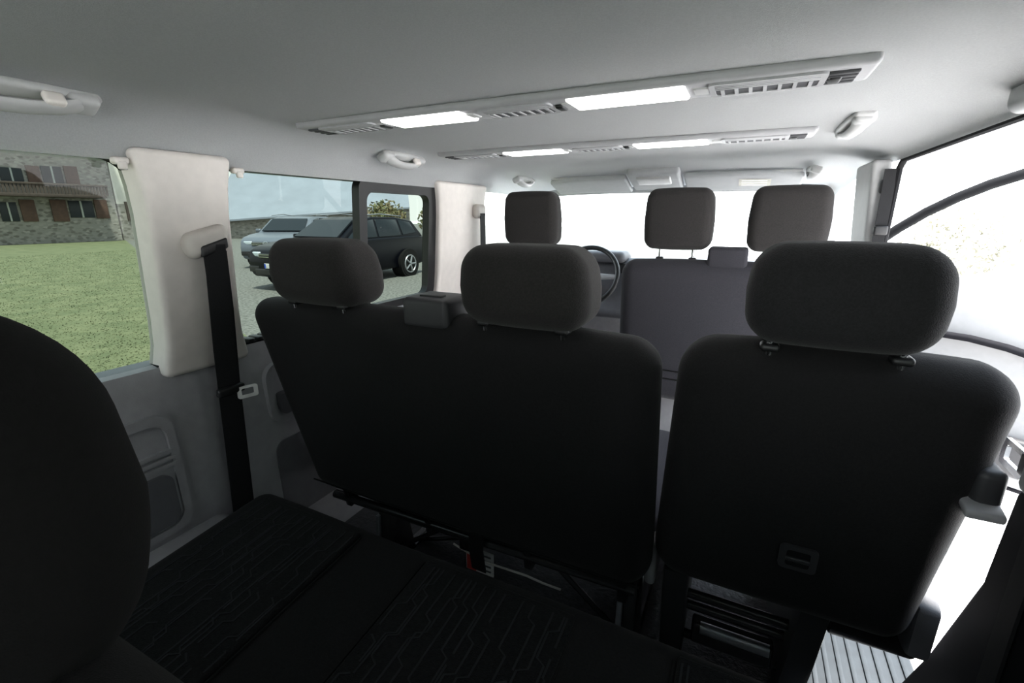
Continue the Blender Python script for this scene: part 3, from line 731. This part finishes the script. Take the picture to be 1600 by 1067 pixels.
# barn with pale blue roof
e0 = at(325, 348, y=21); e1 = at(640, 326, y=30)
dirv = (e1-e0); dirv.z = 0; L = dirv.length; dirv.normalize(); nrm = Vector((-dirv.y, dirv.x, 0))
if nrm.x > 0: nrm = -nrm
barn = thing('barn', 'low stone barn with a broad pale blue roof, behind the parked cars', 'barn', ((e0.x+e1.x)/2+nrm.x*4, (e0.y+e1.y)/2+nrm.y*4, GZ))
b = NB()
P = [e0, e1, e1+nrm*7+Vector((0, 0, 3.9)), e0+nrm*7+Vector((0, 0, 3.9))]
A = [b.verts.new(q) for q in P]; B = [b.verts.new(q+Vector((0, 0, .12))) for q in P]
b.faces.new(A); b.faces.new(list(reversed(B)))
for i in range(4): b.faces.new((A[i], B[i], B[(i+1) % 4], A[(i+1) % 4]))
roof = ob('roof', b, 'roof_blue', barn)
b = NB(); Q = [e0+nrm*.5, e1+nrm*.5, e1+nrm*6.5, e0+nrm*6.5]
A = [b.verts.new((q.x, q.y, GZ)) for q in Q]; B = [b.verts.new((q.x, q.y, (e0.z if i in (0, 3) else e1.z)+(.25 if i in (0, 1) else 3.5))) for i, q in enumerate(Q)]
b.faces.new(A); b.faces.new(list(reversed(B)))
for i in range(4): b.faces.new((A[i], B[i], B[(i+1) % 4], A[(i+1) % 4]))
ob('wall', b, 'stone', barn)

# parked cars
def make_car(loc, rz, label, paint, group='parked cars'):
    t = thing('car', label, 'car', loc, rz, group=group, local=True)
    low = [(-2.20, .30), (-2.27, .45), (-2.27, .68), (-2.20, .88), (-2.02, .97), (-1.5, 1.04), (-1.05, 1.08), (1.9, 1.10), (2.18, 1.06), (2.25, .85), (2.27, .50), (2.2, .32), (1.75, .26), (-1.75, .24)]
    def f(p):
        x = p.x*(1 - .10*sm((abs(p.y)-1.5)/.8) - .06*sm((.5-p.z)/.3)); return Vector((x, p.y, p.z))
    b = NB(); prism(b, low, 'x', -.93, .93, .06, 3, f); ob('body', b, paint, t)
    gh = [(-1.12, 1.05), (-.35, 1.52), (.15, 1.61), (1.1, 1.60), (1.75, 1.50), (2.12, 1.06)]
    tap = lambda p: Vector((p.x*(1-.30*max(0, p.z-1.05)), p.y, p.z))
    b = NB(); prism(b, gh, 'x', -.86, .86, .05, 3, tap); ob('cabin', b, paint, t)
    for s in (-1, 1):
        for poly in ([(-.90, 1.10), (-.28, 1.49), (.16, 1.55), (.16, 1.11)], [(.23, 1.11), (.23, 1.55), (1.05, 1.54), (1.12, 1.12)], [(1.20, 1.13), (1.13, 1.53), (1.62, 1.46), (1.80, 1.18)]):
            b = NB(); prism(b, poly, 'x', s*.84, s*.873, .006, 1, tap); ob('side_window', b, 'car_glass', t)
        b = NB(); tube(b, [(s*.66, -.35, 1.64), (s*.66, .5, 1.68), (s*.64, 1.4, 1.62)], .015, 8); ob('roof_rail', b, 'rim', t)
        b = NB(); rbox(b, (s*1.0, -.72, 1.14), (.09, .06, .06), .04, 3, 2); ob('side_mirror', b, paint, t)
        b = NB(); rbox(b, (s*.66, -2.14, .80), (.20, .10, .055), .03, 3, 3, lambda p: Vector((p.x, p.y+.35*abs(p.x)*(1 if p.x*s > 0 else -.3), p.z))); ob('headlamp', b, 'headlight', t)
        b = NB(); rbox(b, (s*.70, 2.20, .90), (.16, .08, .08), .03, 2, 2); ob('tail_lamp', b, 'taillight', t)
        b = NB(); rbox(b, (s*.66, -2.25, .48), (.16, .03, .07), .02, 2, 2); ob('fog_lamp', b, 'black', t)
        for y in (-1.38, 1.32):
            b = NB(); cyl(b, (s*.60, y, .35), (s*.945, y, .35), .40, n=28); ob('wheel_arch', b, 'tyre', t)
            b = NB(); cyl(b, (s*.72, y, .34), (s*.955, y, .34), .34, n=28); w = ob('wheel', b, 'tyre', t)
            b = NB(); cyl(b, (s*.90, y, .34), (s*.962, y, .34), .05, n=14)
            for k in range(5):
                a = 2*PI*k/5; tube(b, [(s*.958, y, .34), (s*.958, y+.22*math.cos(a), .34+.22*math.sin(a))], .026, 6)
            tube(b, [(s*.955, y+.235*math.cos(2*PI*k/24), .34+.235*math.sin(2*PI*k/24)) for k in range(24)], .02, 6, closed=True)
            ob('alloy_rim', b, 'rim', w)
    b = NB(); A = [tap(Vector(q)) for q in ((-.72, -1.04, 1.125), (.72, -1.04, 1.125), (.70, -.40, 1.51), (-.70, -.40, 1.51))]
    off = Vector((0, -.022, .03)); V0 = [b.verts.new(q+off) for q in A]; V1 = [b.verts.new(q) for q in A]
    b.faces.new(V0); b.faces.new(list(reversed(V1)))
    for i in range(4): b.faces.new((V0[i], V1[i], V1[(i+1) % 4], V0[(i+1) % 4]))
    ob('windscreen', b, 'car_glass', t)
    b = NB(); rbox(b, (0, -2.25, .77), (.46, .03, .055), .02, 2, 3); g = ob('grille', b, 'black', t)
    b = NB()
    for z in (.745, .795): box(b, -.45, .45, -2.29, -2.275, z, z+.012)
    ob('grille_bar', b, 'chrome', g)
    b = NB(); rbox(b, (0, -2.26, .42), (.62, .03, .07), .025, 2, 3); ob('lower_intake', b, 'black', t)
    b = NB(); tube(b, [(.075*math.cos(2*PI*k/24), -2.30, .775+.075*math.sin(2*PI*k/24)) for k in range(24)], .007, 6, closed=True)
    for pts in ([(-.028, .842), (0, .79), (.028, .842)], [(-.062, .815), (-.03, .712), (0, .775), (.03, .712), (.062, .815)]):
        tube(b, [(p[0], -2.302, p[1]) for p in pts], .006, 6)
    ob('emblem', b, 'chrome', t, label='round chrome emblem with interlocking letters V and W')
    b = NB(); rbox(b, (0, -2.305, .56), (.26, .008, .055), .006, 2, 2); pl = ob('number_plate', b, 'plate', t, label='white number plate with blue ends')
    for s in (-1, 1):
        b = NB(); box(b, s*.235-.022, s*.235+.022, -2.316, -2.312, .51, .61); ob('plate_band', b, 'plate_blue', pl)
    return t
make_car((-8.85, 9.20, GZ+.006), math.radians(1.0), 'black parked car seen from its front corner, nearer of the two', 'car_black')
make_car((-14.1, 12.0, GZ+.006), math.radians(26.0), 'silver parked car half hidden by the black one', 'car_silver')

# trees and bushes
def foliage(name, loc, rad, n, size, m, label, cat, group, bk='bark'):
    t = thing(name, label, cat, (loc[0], loc[1], GZ), group=group)
    b = NB()
    for i in range(n):
        d = Vector((random.gauss(0, 1), random.gauss(0, 1), random.gauss(0, 1))).normalized()*random.uniform(.45, 1)
        c = Vector((loc[0]+d.x*rad[0], loc[1]+d.y*rad[1], loc[2]+d.z*rad[2]))
        if c.z < GZ+.05: c.z = GZ+.05+random.random()*.3
        u = Vector((random.gauss(0, 1), random.gauss(0, 1), random.gauss(0, 1))).normalized(); w = u.orthogonal().normalized()
        s = size*random.uniform(.6, 1.4)
        b.faces.new([b.verts.new(c+u*s), b.verts.new(c+w*s*.5), b.verts.new(c-u*s), b.verts.new(c-w*s*.5)])
    ob('foliage', b, m, t)
    b = NB(); tube(b, [(loc[0], loc[1], GZ), (loc[0]+.1, loc[1], loc[2]*.5), (loc[0], loc[1]+.1, loc[2]+rad[2]*.3)], [.12, .09, .04], 8); ob('trunk', b, bk, t)
for i, (x, y, z, r, lab) in enumerate(((-16.6, 19.6, 1.0, 1.05, 'brownish bush behind the black car, left of the pair'), (-14.0, 20.6, .9, .95, 'brownish bush behind the black car, right of the pair'))):
    foliage('bush', (x, y, z), (r*1.1, r, r*.9), 1600, .08, 'leaf_brown', lab, 'bush', 'bushes behind the parked cars')
for i, (x, y, z, r, lab) in enumerate(((6.0, 17.5, .45, 1.3, 'washed-out pale bush left of the two beyond the open front door'), (9.6, 17.0, .7, 1.7, 'washed-out pale bush right of the two beyond the open front door'))):
    foliage('bush', (x, y, z), (r*1.2, r, r*.8), 1300, .10, 'leaf_glare', lab, 'bush', 'pale bushes beyond the door', 'bark_glare')

# ================================================================= LIGHT
w = bpy.data.worlds.new('sky'); scene.world = w; w.use_nodes = True
nt = w.node_tree; bg = nt.nodes['Background']
tc = nt.nodes.new('ShaderNodeTexCoord'); sx = nt.nodes.new('ShaderNodeSeparateXYZ'); rp = nt.nodes.new('ShaderNodeValToRGB')
rp.color_ramp.elements[0].position = 0; rp.color_ramp.elements[0].color = (1, 1, 1, 1)
rp.color_ramp.elements[1].position = .8; rp.color_ramp.elements[1].color = (.70, .84, 1, 1)
nt.links.new(tc.outputs['Generated'], sx.inputs[0]); nt.links.new(sx.outputs['Z'], rp.inputs['Fac']); nt.links.new(rp.outputs['Color'], bg.inputs['Color'])
bg.inputs['Strength'].default_value = 5.0
sl = bpy.data.lights.new('sun', 'SUN'); so = bpy.data.objects.new('sun', sl); COL.objects.link(so)
sl.energy = 30.0; sl.angle = math.radians(6); sl.color = (1, .96, .9)
so.rotation_euler = Vector((-.32, .22, -1.0)).to_track_quat('-Z', 'Y').to_euler()
